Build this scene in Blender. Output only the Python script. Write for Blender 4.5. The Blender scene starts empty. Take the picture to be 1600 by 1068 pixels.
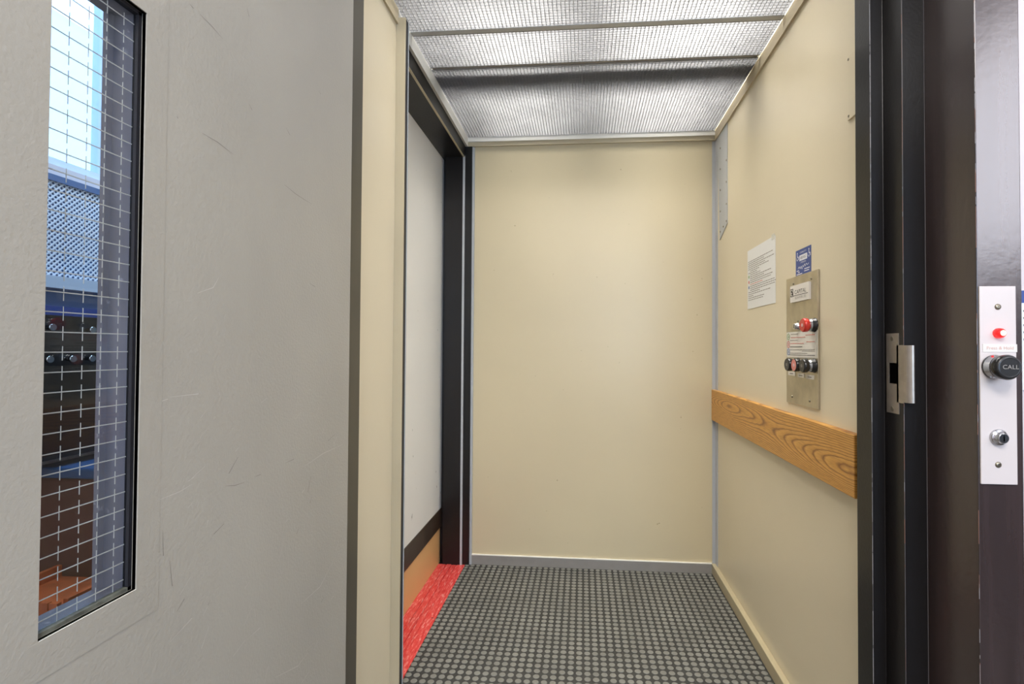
import bpy, bmesh, math, random
from mathutils import Vector, Matrix, Euler

C = bpy.context.scene.collection
sc = bpy.context.scene
PI = math.pi

# ------------------------------------------------------------------ camera
cam_d = bpy.data.cameras.new('camera')
cam = bpy.data.objects.new('camera', cam_d)
C.objects.link(cam)
right = (0.99682631, 0.07942384, 0.0053992)
up = (-0.00403914, -0.01727482, 0.99984262)
fwd = (-0.07950461, 0.99669124, 0.0168992)
cam.matrix_world = Matrix(((right[0], up[0], -fwd[0], 0.0),
                           (right[1], up[1], -fwd[1], 0.0),
                           (right[2], up[2], -fwd[2], 1.0461),
                           (0, 0, 0, 1)))
cam_d.sensor_fit = 'HORIZONTAL'
cam_d.sensor_width = 36.0
cam_d.lens = 785.3154 / 1600 * 36.0
cam_d.shift_x = (800 - 848.2) / 1600
cam_d.shift_y = (530.6 - 534) / 1600
cam_d.clip_start = 0.02
sc.camera = cam

# ------------------------------------------------------------------ world, light, exposure
world = bpy.data.worlds.new('world')
sc.world = world
world.use_nodes = True
bg = world.node_tree.nodes['Background']
bg.inputs[0].default_value = (0.42, 0.66, 1.0, 1)
bg.inputs[1].default_value = 3.2

def area(name, loc, rot, sx, sy, power, col):
    l = bpy.data.lights.new(name, 'AREA')
    l.shape = 'RECTANGLE'; l.size = sx; l.size_y = sy; l.energy = power; l.color = col
    o = bpy.data.objects.new(name, l); C.objects.link(o)
    o.location = loc; o.rotation_euler = rot
    return o

# fluorescent light above the louvre, then added fill lights in lobby and stair
area('car_lamp_light', (-0.27, 1.78, 2.350), (0, 0, 0), 0.40, 1.10, 34, (1.0, 0.96, 0.90))
area('car_lamp_light', (0.34, 1.78, 2.350), (0, 0, 0), 0.44, 1.10, 44, (1.0, 0.96, 0.90))
area('lobby_side_fill', (1.60, -0.38, 1.85), (0, PI / 2, 0), 0.92, 0.85, 17, (1.0, 0.89, 0.86))  # added light: reflects in the glossy post, brightens the grey door
area('lobby_lamp_fill', (0.05, -0.75, 2.44), (0, 0, 0), 0.9, 0.9, 50, (1.0, 0.95, 0.90))  # added fill from behind the viewer
area('lobby_rear_fill', (0.9, -2.12, 1.45), (PI / 2, 0, 0), 1.1, 1.5, 30, (0.62, 0.78, 1.0))  # added cool fill on surfaces turned to the viewer
area('stair_fill', (-1.12, 1.65, 2.44), (0, 0, 0), 0.4, 1.0, 28, (0.55, 0.73, 1.0))  # added overhead cool fill for the mesh guard, no skylight there

sc.view_settings.view_transform = 'Standard'
sc.view_settings.look = 'None'
sc.view_settings.gamma = 1.0
sc.view_settings.use_curve_mapping = False
sc.view_settings.exposure = 0.12

# ------------------------------------------------------------------ materials
def lin(c):
    r = []
    for v in c:
        v = v / 255.0
        r.append(v / 12.92 if v <= 0.04045 else ((v + 0.055) / 1.055) ** 2.4)
    return (r[0], r[1], r[2], 1.0)

def mat(name, rgb, rough=0.5, metal=0.0, vary=0.0, vscale=(3, 3, 3), bump=0.0, bscale=200.0,
        spec=0.5, coat=0.0, speck=0.0, emit=0.0, speck_rgb=(60, 55, 48), speck_scale=55):
    m = bpy.data.materials.new(name); m.use_nodes = True
    nt = m.node_tree; N = nt.nodes; L = nt.links
    b = N['Principled BSDF']
    b.inputs['Roughness'].default_value = rough
    b.inputs['Metallic'].default_value = metal
    b.inputs['Specular IOR Level'].default_value = spec
    b.inputs['Coat Weight'].default_value = coat
    col = lin(rgb)
    b.inputs['Base Color'].default_value = col
    if emit:
        b.inputs['Emission Color'].default_value = col
        b.inputs['Emission Strength'].default_value = emit
    tc = N.new('ShaderNodeTexCoord')
    last = None
    if vary:
        mp = N.new('ShaderNodeMapping'); mp.inputs['Scale'].default_value = vscale
        L.new(tc.outputs['Object'], mp.inputs[0])
        n = N.new('ShaderNodeTexNoise'); n.inputs['Scale'].default_value = 1.0; n.inputs['Detail'].default_value = 5
        L.new(mp.outputs[0], n.inputs['Vector'])
        r = N.new('ShaderNodeValToRGB')
        r.color_ramp.elements[0].position = 0.3; r.color_ramp.elements[1].position = 0.7
        lo = tuple(max(0, c * (1 - vary)) for c in col[:3]) + (1,)
        hi = tuple(min(1, c * (1 + vary)) for c in col[:3]) + (1,)
        r.color_ramp.elements[0].color = lo; r.color_ramp.elements[1].color = hi
        L.new(n.outputs['Fac'], r.inputs[0]); last = r.outputs[0]
    if speck:
        n = N.new('ShaderNodeTexNoise'); n.inputs['Scale'].default_value = speck_scale; n.inputs['Detail'].default_value = 3
        L.new(tc.outputs['Object'], n.inputs['Vector'])
        r = N.new('ShaderNodeValToRGB')
        r.color_ramp.elements[0].position = 0.74 - speck * 0.1; r.color_ramp.elements[1].position = 0.78
        r.color_ramp.elements[0].color = (0, 0, 0, 1); r.color_ramp.elements[1].color = (1, 1, 1, 1)
        L.new(n.outputs['Fac'], r.inputs[0])
        mx = N.new('ShaderNodeMix'); mx.data_type = 'RGBA'
        L.new(r.outputs[0], mx.inputs['Factor'])
        if last: L.new(last, mx.inputs['A'])
        else: mx.inputs['A'].default_value = col
        mx.inputs['B'].default_value = lin(speck_rgb)
        last = mx.outputs['Result']
    if last: L.new(last, b.inputs['Base Color'])
    if bump:
        n = N.new('ShaderNodeTexNoise'); n.inputs['Scale'].default_value = bscale; n.inputs['Detail'].default_value = 3
        L.new(tc.outputs['Object'], n.inputs['Vector'])
        bp = N.new('ShaderNodeBump'); bp.inputs['Strength'].default_value = bump; bp.inputs['Distance'].default_value = 0.001
        L.new(n.outputs['Fac'], bp.inputs['Height']); L.new(bp.outputs[0], b.inputs['Normal'])
    return m

M = {}
M['cream'] = mat('cream_laminate', (212, 201, 174), 0.33, vary=0.03, vscale=(2, 2, 2), bump=0.12, bscale=150)
M['cream_back'] = mat('cream_laminate_back', (203, 190, 157), 0.36, vary=0.03, vscale=(2, 2, 2), bump=0.12, bscale=150, speck=0.1, speck_scale=38, speck_rgb=(165, 150, 118))
M['door'] = mat('grey_door_paint', (163, 159, 148), 0.36, vary=0.05, vscale=(2, 5, 3), bump=0.45, bscale=230)
M['door_light'] = mat('scratch_light', (188, 185, 176), 0.5)
M['door_dark'] = mat('scratch_dark', (112, 108, 100), 0.6)
M['dark_frame'] = mat('dark_brown_paint', (29, 27, 27), 0.3, vary=0.25, vscale=(6, 6, 1.5), bump=0.2, bscale=160, spec=0.35)
M['dark_post'] = mat('dark_brown_gloss', (56, 45, 44), 0.27, vary=0.2, vscale=(60, 60, 2), bump=0.3, bscale=70, spec=1.0)
M['black'] = mat('black_paint', (17, 17, 17), 0.35, vary=0.2, vscale=(8, 8, 2), bump=0.15, bscale=140)
M['wear'] = mat('worn_edge', (150, 148, 150), 0.4)
M['edge_grey'] = mat('edge_highlight', (96, 92, 94), 0.4)  # grey strip colour standing for the highlight on bevelled edges
M['wear_red'] = mat('worn_primer', (128, 92, 78), 0.5)
M['olive'] = mat('olive_dark_paint', (78, 74, 63), 0.42, vary=0.1, vscale=(8, 8, 2))
M['alu'] = mat('grey_aluminium_trim', (168, 169, 170), 0.42, metal=0.25, vary=0.06, vscale=(20, 20, 3))
M['alu_blue'] = mat('pale_grey_trim', (176, 179, 181), 0.4, vary=0.04, vscale=(10, 10, 4))
M['alu_tan'] = mat('beige_trim', (186, 174, 146), 0.4, vary=0.05, vscale=(4, 4, 4))
M['trim_side_lit'] = mat('lit_side_trim', (205, 205, 200), 0.35)  # same flange as the beige ceiling trim, coloured paler because lit
M['bar'] = mat('grey_bar', (186, 187, 186), 0.45)
M['white_trim'] = mat('white_trim', (226, 224, 216), 0.4)
M['louvre'] = mat('silver_louvre', (132, 133, 136), 0.36, metal=0.1, vary=0.12, vscale=(9, 9, 30))
M['plenum'] = mat('plenum_white', (225, 224, 218), 0.6)
M['base_grey'] = mat('grey_baseboard', (140, 136, 131), 0.45, vary=0.06, vscale=(20, 20, 20))
M['base_cream'] = mat('greige_baseboard', (172, 161, 132), 0.4, vary=0.05, vscale=(8, 8, 8))
M['rubber'] = mat('rubber_floor', (46, 46, 44), 0.62, vary=0.18, vscale=(6, 6, 6), bump=0.2, bscale=500)
M['stud'] = mat('rubber_stud', (112, 112, 105), 0.55, vary=0.16, vscale=(7, 7, 7), bump=0.3, bscale=700, speck=0.6, speck_scale=420, speck_rgb=(140, 139, 130))
M['tan'] = mat('tan_laminate', (214, 172, 116), 0.45, vary=0.04, vscale=(3, 3, 3))
M['white_panel'] = mat('white_laminate', (230, 229, 224), 0.4, vary=0.02, vscale=(2, 2, 2), speck=0.1, speck_scale=24, speck_rgb=(150, 146, 138))
M['brown_band'] = mat('dark_brown_band', (60, 48, 38), 0.35, vary=0.2, vscale=(30, 8, 8), bump=0.3, bscale=120)
M['steel'] = mat('brushed_steel', (186, 177, 155), 0.34, metal=0.8, vary=0.14, vscale=(30, 30, 22), bump=0.1, bscale=300)
M['strike'] = mat('tarnished_steel', (168, 158, 146), 0.38, metal=0.75, vary=0.12, vscale=(40, 40, 40), bump=0.1, bscale=300)
M['chrome'] = mat('chrome', (208, 210, 214), 0.18, metal=1.0)
M['screw'] = mat('screw_steel', (150, 142, 125), 0.3, metal=0.9)
M['hole'] = mat('dark_hole', (6, 6, 6), 0.9, spec=0.0)
M['red_btn'] = mat('red_plastic', (196, 38, 26), 0.28, coat=0.3)
M['pink_btn'] = mat('pale_red_plastic', (214, 128, 120), 0.35)
M['blk_btn'] = mat('black_plastic', (24, 24, 25), 0.25, coat=0.3)
M['blk_face'] = mat('button_face_grey', (38, 38, 38), 0.35)
M['btn_mark'] = mat('button_mark', (150, 146, 140), 0.5)
M['paper'] = mat('paper', (222, 223, 221), 0.35)
M['paper2'] = mat('card_paper', (220, 216, 208), 0.35)
M['ink'] = mat('ink_grey', (132, 128, 122), 0.6)
M['ink_pale'] = mat('ink_pale_red', (204, 160, 146), 0.6)
M['ink_black'] = mat('ink_black', (46, 42, 36), 0.6)
M['ink_red'] = mat('ink_red', (206, 116, 104), 0.6)
M['ink_green'] = mat('ink_green', (150, 178, 128), 0.6)
M['ink_blue'] = mat('ink_blue', (104, 132, 172), 0.6)
M['sign_blue'] = mat('sign_blue', (44, 70, 138), 0.4)
M['sign_white'] = mat('sign_white', (224, 226, 232), 0.5)
M['plate_white'] = mat('white_enamel', (210, 201, 197), 0.35, vary=0.02, vscale=(10, 10, 10))
M['glow_red'] = mat('red_lamp_lens', (240, 30, 30), 0.2, emit=1.2)
M['glow_core'] = mat('red_lamp_core', (255, 190, 170), 0.2, emit=1.6)
M['lobby_wall'] = mat('lobby_wall_paint', (206, 198, 198), 0.6, vary=0.02)
M['lobby_floor'] = mat('lobby_floor_tile', (96, 88, 80), 0.45, vary=0.15, vscale=(2, 2, 2))
M['lobby_ceiling'] = mat('lobby_ceiling_paint', (224, 220, 214), 0.7)
M['concrete'] = mat('hoistway_block', (120, 116, 110), 0.8, vary=0.1, bump=0.4, bscale=60)
M['gasket'] = mat('black_gasket', (22, 22, 28), 0.5, vary=0.2, vscale=(60, 60, 60))
M['grime'] = mat('grimy_sealant', (92, 94, 84), 0.6, vary=0.5, vscale=(90, 90, 90))
M['jamb_grey'] = mat('lite_opening_paint', (112, 110, 122), 0.4, vary=0.15, vscale=(30, 30, 12), speck=0.7, speck_scale=70, speck_rgb=(170, 166, 172))
M['wire'] = mat('glass_wire', (190, 190, 186), 0.35, metal=0.3)
M['pale_blue'] = mat('pale_window_frame', (196, 208, 222), 0.5)
M['mesh_white'] = mat('mesh_white', (214, 222, 232), 0.5)
M['mesh_back'] = mat('mesh_shadow_blue', (64, 110, 168), 0.7)
M['rail_blue'] = mat('slate_blue_rail', (74, 104, 146), 0.4)
M['deep_blue'] = mat('deep_blue_paint', (30, 72, 116), 0.4)
M['cab_black'] = mat('black_cabinet_paint', (24, 21, 20), 0.4, vary=0.3, vscale=(4, 4, 30))
M['red_brown'] = mat('red_brown_vinyl', (84, 36, 30), 0.5, vary=0.15, vscale=(10, 10, 10))
M['orange_wood'] = mat('orange_stained_wood', (176, 84, 36), 0.45, vary=0.25, vscale=(40, 40, 4))
M['tube'] = mat('fluorescent_tube', (255, 250, 238), 0.4, emit=1.5)

def red_paint():
    m = mat('worn_red_paint', (206, 40, 38), 0.38)
    nt = m.node_tree; N = nt.nodes; L = nt.links; b = N['Principled BSDF']
    tc = N.new('ShaderNodeTexCoord')
    mp = N.new('ShaderNodeMapping'); mp.inputs['Scale'].default_value = (150, 26, 40)
    L.new(tc.outputs['Object'], mp.inputs[0])
    n = N.new('ShaderNodeTexNoise'); n.inputs['Scale'].default_value = 1; n.inputs['Detail'].default_value = 8; n.inputs['Roughness'].default_value = 0.7
    L.new(mp.outputs[0], n.inputs['Vector'])
    r = N.new('ShaderNodeValToRGB'); e = r.color_ramp.elements
    e[0].position = 0.28; e[0].color = lin((120, 24, 22)); e[1].position = 0.40; e[1].color = lin((196, 48, 46))
    x = r.color_ramp.elements.new(0.53); x.color = lin((204, 70, 66))
    x = r.color_ramp.elements.new(0.64); x.color = lin((222, 156, 148))
    L.new(n.outputs['Fac'], r.inputs[0])
    n2 = N.new('ShaderNodeTexNoise'); n2.inputs['Scale'].default_value = 34; n2.inputs['Detail'].default_value = 4
    L.new(tc.outputs['Object'], n2.inputs['Vector'])
    r2 = N.new('ShaderNodeValToRGB'); r2.color_ramp.elements[0].position = 0.73; r2.color_ramp.elements[1].position = 0.75
    L.new(n2.outputs['Fac'], r2.inputs[0])
    mx = N.new('ShaderNodeMix'); mx.data_type = 'RGBA'; L.new(r2.outputs[0], mx.inputs['Factor'])
    L.new(r.outputs[0], mx.inputs['A']); mx.inputs['B'].default_value = lin((40, 26, 24))
    L.new(mx.outputs['Result'], b.inputs['Base Color'])
    bp = N.new('ShaderNodeBump'); bp.inputs['Strength'].default_value = 0.5; bp.inputs['Distance'].default_value = 0.002
    L.new(n.outputs['Fac'], bp.inputs['Height']); L.new(bp.outputs[0], b.inputs['Normal'])
    return m
M['red'] = red_paint()

def oak():
    m = mat('oak', (190, 134, 66), 0.38)
    nt = m.node_tree; N = nt.nodes; L = nt.links; b = N['Principled BSDF']
    tc = N.new('ShaderNodeTexCoord')
    mp = N.new('ShaderNodeMapping'); mp.inputs['Scale'].default_value = (1, 1.15, 5.5); mp.inputs['Location'].default_value = (0, 0.8, 1.3)
    L.new(tc.outputs['Object'], mp.inputs[0])
    n = N.new('ShaderNodeTexNoise'); n.inputs['Scale'].default_value = 1.0; n.inputs['Detail'].default_value = 1.2; n.inputs['Roughness'].default_value = 0.3
    L.new(mp.outputs[0], n.inputs['Vector'])
    mpj = N.new('ShaderNodeMapping'); mpj.inputs['Scale'].default_value = (1, 22, 60)
    L.new(tc.outputs['Object'], mpj.inputs[0])
    nj = N.new('ShaderNodeTexNoise'); nj.inputs['Scale'].default_value = 1.0; nj.inputs['Detail'].default_value = 3
    L.new(mpj.outputs[0], nj.inputs['Vector'])
    mj = N.new('ShaderNodeMath'); mj.operation = 'MULTIPLY'; mj.inputs[1].default_value = 0.016; L.new(nj.outputs['Fac'], mj.inputs[0])
    ad = N.new('ShaderNodeMath'); ad.operation = 'ADD'; L.new(n.outputs['Fac'], ad.inputs[0]); L.new(mj.outputs[0], ad.inputs[1])
    sx = N.new('ShaderNodeSeparateXYZ'); L.new(tc.outputs['Object'], sx.inputs[0])
    # distance from the heart line of the board: long cathedral arches
    hz = N.new('ShaderNodeMath'); hz.operation = 'ADD'; hz.inputs[1].default_value = -0.795; L.new(sx.outputs['Z'], hz.inputs[0])
    hq = N.new('ShaderNodeMath'); hq.operation = 'MULTIPLY'; L.new(hz.outputs[0], hq.inputs[0]); L.new(hz.outputs[0], hq.inputs[1])
    hs = N.new('ShaderNodeMath'); hs.operation = 'MULTIPLY'; hs.inputs[1].default_value = 62; L.new(hq.outputs[0], hs.inputs[0])
    yy = N.new('ShaderNodeMath'); yy.operation = 'MULTIPLY'; yy.inputs[1].default_value = 0.16; L.new(sx.outputs['Y'], yy.inputs[0])
    a2 = N.new('ShaderNodeMath'); a2.operation = 'ADD'; L.new(hs.outputs[0], a2.inputs[0]); L.new(yy.outputs[0], a2.inputs[1])
    a3 = N.new('ShaderNodeMath'); a3.operation = 'ADD'; L.new(a2.outputs[0], a3.inputs[0]); L.new(ad.outputs[0], a3.inputs[1])
    mu = N.new('ShaderNodeMath'); mu.operation = 'MULTIPLY'; mu.inputs[1].default_value = 26; L.new(a3.outputs[0], mu.inputs[0])
    fr = N.new('ShaderNodeMath'); fr.operation = 'FRACT'; L.new(mu.outputs[0], fr.inputs[0])
    r = N.new('ShaderNodeValToRGB'); e = r.color_ramp.elements
    e[0].position = 0.0; e[0].color = lin((124, 76, 26)); e[1].position = 0.22; e[1].color = lin((196, 142, 66))
    x = r.color_ramp.elements.new(0.8); x.color = lin((208, 156, 78))
    x = r.color_ramp.elements.new(1.0); x.color = lin((146, 92, 36))
    L.new(fr.outputs[0], r.inputs[0])
    mp2 = N.new('ShaderNodeMapping'); mp2.inputs['Scale'].default_value = (1, 30, 420)
    L.new(tc.outputs['Object'], mp2.inputs[0])
    n2 = N.new('ShaderNodeTexNoise'); n2.inputs['Scale'].default_value = 1; n2.inputs['Detail'].default_value = 2
    L.new(mp2.outputs[0], n2.inputs['Vector'])
    r2 = N.new('ShaderNodeValToRGB'); r2.color_ramp.elements[0].position = 0.34; r2.color_ramp.elements[1].position = 0.55
    r2.color_ramp.elements[0].color = (0.66, 0.62, 0.55, 1)
    L.new(n2.outputs['Fac'], r2.inputs[0])
    mx = N.new('ShaderNodeMix'); mx.data_type = 'RGBA'; mx.blend_type = 'MULTIPLY'; mx.inputs['Factor'].default_value = 0.6
    L.new(r.outputs[0], mx.inputs['A']); L.new(r2.outputs[0], mx.inputs['B'])
    L.new(mx.outputs['Result'], b.inputs['Base Color'])
    return m
M['oak'] = oak()

def glass():
    m = bpy.data.materials.new('wired_glass'); m.use_nodes = True
    nt = m.node_tree; N = nt.nodes; L = nt.links
    N.remove(N['Principled BSDF'])
    out = N['Material Output']
    t = N.new('ShaderNodeBsdfTransparent'); t.inputs[0].default_value = (0.90, 0.94, 0.96, 1)
    g = N.new('ShaderNodeBsdfGlossy'); g.inputs['Roughness'].default_value = 0.01
    lw = N.new('ShaderNodeLayerWeight'); lw.inputs['Blend'].default_value = 0.5
    pw = N.new('ShaderNodeMath'); pw.operation = 'POWER'; pw.inputs[1].default_value = 4.0; L.new(lw.outputs['Facing'], pw.inputs[0])
    f = N.new('ShaderNodeMath'); f.operation = 'MULTIPLY_ADD'; f.inputs[1].default_value = 0.8; f.inputs[2].default_value = 0.035; L.new(pw.outputs[0], f.inputs[0])
    mx = N.new('ShaderNodeMixShader')
    L.new(f.outputs[0], mx.inputs[0]); L.new(t.outputs[0], mx.inputs[1]); L.new(g.outputs[0], mx.inputs[2])
    L.new(mx.outputs[0], out.inputs[0])
    return m
M['glass'] = glass()
M['tape'] = mat('clear_tape_sheen', (206, 206, 196), 0.2)

# ------------------------------------------------------------------ mesh helpers
class MB:
    def __init__(self): self.v = []; self.f = []; self.m = []; self.s = []; self.mats = []
    def mi(self, m):
        if m not in self.mats: self.mats.append(m)
        return self.mats.index(m)
    def face(self, pts, m, smooth=False):
        i = len(self.v); self.v += [tuple(p) for p in pts]
        self.f.append(tuple(range(i, i + len(pts)))); self.m.append(self.mi(m)); self.s.append(smooth); return self
    def box(self, x0, x1, y0, y1, z0, z1, m, M4=None):
        i = len(self.v)
        p = [(x, y, z) for z in (z0, z1) for y in (y0, y1) for x in (x0, x1)]
        if M4: p = [tuple(M4 @ Vector(q)) for q in p]
        self.v += p
        for q in ((0, 2, 3, 1), (4, 5, 7, 6), (0, 1, 5, 4), (2, 6, 7, 3), (0, 4, 6, 2), (1, 3, 7, 5)):
            self.f.append(tuple(i + k for k in q)); self.m.append(self.mi(m)); self.s.append(False)
        return self
    def prism(self, pts, axis, a, b, m):
        """pts: outline in the two other axes (cyclic order), extruded along axis from a to b"""
        def P(p, t): return {'x': (t, p[0], p[1]), 'y': (p[0], t, p[1]), 'z': (p[0], p[1], t)}[axis]
        i = len(self.v); n = len(pts)
        self.v += [P(p, a) for p in pts] + [P(p, b) for p in pts]
        fs = [tuple(i + k for k in range(n)), tuple(i + n + k for k in reversed(range(n)))]
        fs += [(i + k, i + n + k, i + n + (k + 1) % n, i + (k + 1) % n) for k in range(n)]
        for q in fs: self.f.append(q); self.m.append(self.mi(m)); self.s.append(False)
        return self
    def lathe(self, base, d, prof, m, n=28, cap=True):
        """prof: (distance along d, radius, material or None) rings from base"""
        d = Vector(d).normalized(); a = d.orthogonal().normalized(); b = d.cross(a)
        base = Vector(base); rings = []
        for pr in prof:
            t, r = pr[0], pr[1]; i = len(self.v)
            for k in range(n):
                an = 2 * PI * k / n
                self.v.append(tuple(base + d * t + (a * math.cos(an) + b * math.sin(an)) * r))
            rings.append(i)
        for j in range(len(prof) - 1):
            mm = prof[j + 1][2] if len(prof[j + 1]) > 2 else m
            for k in range(n):
                k2 = (k + 1) % n
                self.f.append((rings[j] + k, rings[j] + k2, rings[j + 1] + k2, rings[j + 1] + k)); self.m.append(self.mi(mm)); self.s.append(True)
        if cap:
            mm = prof[-1][2] if len(prof[-1]) > 2 else m
            self.f.append(tuple(rings[-1] + k for k in range(n))); self.m.append(self.mi(mm)); self.s.append(False)
            self.f.append(tuple(rings[0] + k for k in reversed(range(n)))); self.m.append(self.mi(m)); self.s.append(False)
        return self
    def tri(self, me, M4, m):
        i = len(self.v)
        self.v += [tuple(M4 @ v.co) for v in me.vertices]
        for p in me.polygons:
            self.f.append(tuple(i + k for k in p.vertices)); self.m.append(self.mi(m)); self.s.append(False)
        return self
    def build(self, name, parent=None, bevel=0, kind=None, label=None, segs=2):
        me = bpy.data.meshes.new(name); me.from_pydata(self.v, [], self.f)
        for m in self.mats: me.materials.append(M[m])
        me.polygons.foreach_set('material_index', self.m)
        me.polygons.foreach_set('use_smooth', self.s)
        me.update()
        o = bpy.data.objects.new(name, me); C.objects.link(o)
        if parent is not None:
            o.parent = parent
            o.matrix_parent_inverse = Matrix.Translation(-Vector(world_loc(parent)))
        if bevel:
            md = o.modifiers.new('bevel', 'BEVEL'); md.width = bevel; md.segments = segs; md.limit_method = 'ANGLE'; md.angle_limit = 0.6
        if kind: o['kind'] = kind
        if label: o['label'] = label
        return o

def world_loc(o):
    return o.location if o.parent is None else (0, 0, 0)

def thing(name, loc, label, cat, group=None):
    o = bpy.data.objects.new(name, None); C.objects.link(o)
    o.location = loc; o.empty_display_size = 0.05
    o['label'] = label; o['category'] = cat
    if group: o['group'] = group
    return o

def tag(o, label, cat, group=None):
    o['label'] = label; o['category'] = cat
    if group: o['group'] = group
    return o

def struct(name, loc, label=None):
    o = bpy.data.objects.new(name, None); C.objects.link(o)
    o.location = loc; o['kind'] = 'structure'
    if label: o['label'] = label
    return o

def text_mesh(body, size):
    cu = bpy.data.curves.new('t', 'FONT'); cu.body = body; cu.size = size
    cu.align_x = 'CENTER'; cu.align_y = 'CENTER'
    o = bpy.data.objects.new('t', cu); C.objects.link(o)
    dg = bpy.context.evaluated_depsgraph_get()
    me = bpy.data.meshes.new_from_object(o.evaluated_get(dg))
    bpy.data.objects.remove(o); bpy.data.curves.remove(cu)
    return me

# text on a wall that faces -X (reads towards -Y) and on a plane that faces -Y
def on_x(x, y, z, sx=1.0, rot=0): return Matrix.Translation((x, y, z)) @ Matrix(((0, 0, -1, 0), (-1, 0, 0, 0), (0, 1, 0, 0), (0, 0, 0, 1))) @ Matrix.Diagonal((sx, 1, 1, 1)) @ Matrix.Rotation(rot, 4, 'Z')
def on_y(x, y, z, sx=1.0): return Matrix.Translation((x, y, z)) @ Matrix(((1, 0, 0, 0), (0, 0, -1, 0), (0, 1, 0, 0), (0, 0, 0, 1))) @ Matrix.Diagonal((sx, 1, 1, 1))

# ------------------------------------------------------------------ lift car: large surfaces
XL, XR = -0.570, 0.6235            # car side walls
YB = 2.4250                        # back wall
YF = 1.165                         # front edge of the car
ZC = 2.030                         # underside of ceiling angle

# studded rubber floor, studs are part of the floor mesh
b = MB(); b.box(-0.562, 0.640, YF, YB + 0.02, -0.03, 0.0, 'rubber')
pit = 0.0272; nx = 43; ny = 46; rnd = random.Random(4)
for j in range(ny):
    for i in range(nx):
        x = 0.590 - i * pit; y = YB - 0.022 - j * pit
        if x < -0.553 or y < YF + 0.01: continue
        K = 14; i0 = len(b.v)
        for (rr, zz) in ((0.0104, 0.0), (0.0100, 0.0010), (0.0088, 0.0016)):
            for k in range(K):
                a = 2 * PI * k / K; b.v.append((x + rr * math.cos(a), y + rr * math.sin(a), zz))
        mi = b.mi('stud')
        for q in range(2):
            for k in range(K):
                b.f.append((i0 + q * K + k, i0 + q * K + (k + 1) % K, i0 + (q + 1) * K + (k + 1) % K, i0 + (q + 1) * K + k)); b.m.append(mi); b.s.append(True)
        b.f.append(tuple(i0 + 2 * K + k for k in range(K))); b.m.append(mi); b.s.append(False)
b.build('floor', kind='structure')

MB().box(-0.533, XR + 0.03, YB, YB + 0.03, 0.0, 2.10, 'cream_back').build('wall_back', kind='structure')
MB().box(XR, XR + 0.03, YF + 0.01, YB, 0.0, 2.10, 'cream').build('wall_right', kind='structure')
MB().box(XL - 0.02, XL, YF + 0.01, 1.473, 0.0, 2.10, 'cream').build('wall_left', kind='structure')

# post at the end of the short left wall: beige front, dark rubber edge, thin light lip
b = MB()
b.box(-0.592, -0.5425, 1.4735, 1.480, 0.0, ZC + 0.020, 'alu_tan')
b.box(-0.552, -0.5425, 1.480, 1.500, 0.0, ZC + 0.020, 'gasket')
b.box(-0.552, -0.5405, 1.500, 1.503, 0.0, ZC + 0.020, 'alu_blue')
b.build('trim_1', kind='structure')

# baseboards
b = MB(); b.box(-0.533, 0.6035, YB - 0.009, YB, 0.0, 0.044, 'base_grey'); b.box(-0.533, 0.6035, YB - 0.009, YB, 0.044, 0.0475, 'white_trim')
b.build('baseboard_back', kind='structure')
MB().box(0.6035, XR, YF + 0.01, YB, 0.0, 0.046, 'base_cream').build('baseboard_right', kind='structure', bevel=0.002)

# rear right corner angle and its riveted gusset
b = MB(); b.box(0.607, XR, YB - 0.004, YB, 0.046, ZC, 'alu_blue'); b.box(XR - 0.003, XR, YB - 0.040, YB - 0.004, 0.046, ZC, 'alu_blue')
b.build('trim_2', kind='structure')
g = struct('trim_3', (XR, 2.3, 1.8), 'pale grey sheet metal gusset riveted in the upper rear right corner')
MB().prism([(2.2255, 1.592), (2.2255, ZC), (2.386, ZC), (2.345, 1.545)], 'x', XR - 0.0025, XR, 'alu_blue').build('gusset_plate', g)
for y, z in [(2.236, 1.871), (2.236, 1.776), (2.236, 1.680), (2.236, 1.605), (2.3325, 1.962), (2.3325, 1.866), (2.3325, 1.770), (2.3325, 1.673), (2.3325, 1.580), (2.285, 1.592)]:
    MB().lathe((XR - 0.0025, y, z), (-1, 0, 0), [(0, .0048), (.0012, .0044), (.0024, .002)], 'screw', 12).build('rivet', g)
# rear left light strip of the back wall corner
MB().box(-0.5435, -0.533, YB - 0.012, YB + 0.02, 0.0, ZC, 'alu_blue').build('trim_4', kind='structure')

# upright ceiling trim strips carrying the louvres
MB().box(0.6165, XR, YF, YB, ZC, ZC + 0.046, 'alu_tan').build('trim_5', kind='structure')
MB().box(XL, -0.5635, YF, 1.4735, ZC, ZC + 0.046, 'alu_tan').build('trim_6', kind='structure')
MB().box(XL - 0.006, -0.5655, 1.4740, YB, ZC, ZC + 0.046, 'trim_side_lit').build('trim_7', kind='structure')
b = MB(); b.box(-0.5655, 0.6165, YB - 0.012, YB, ZC + 0.004, ZC + 0.024, 'alu_tan'); b.box(-0.5655, 0.6165, YB - 0.018, YB, ZC + 0.024, ZC + 0.046, 'white_trim')
b.build('trim_8', kind='structure')

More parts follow.
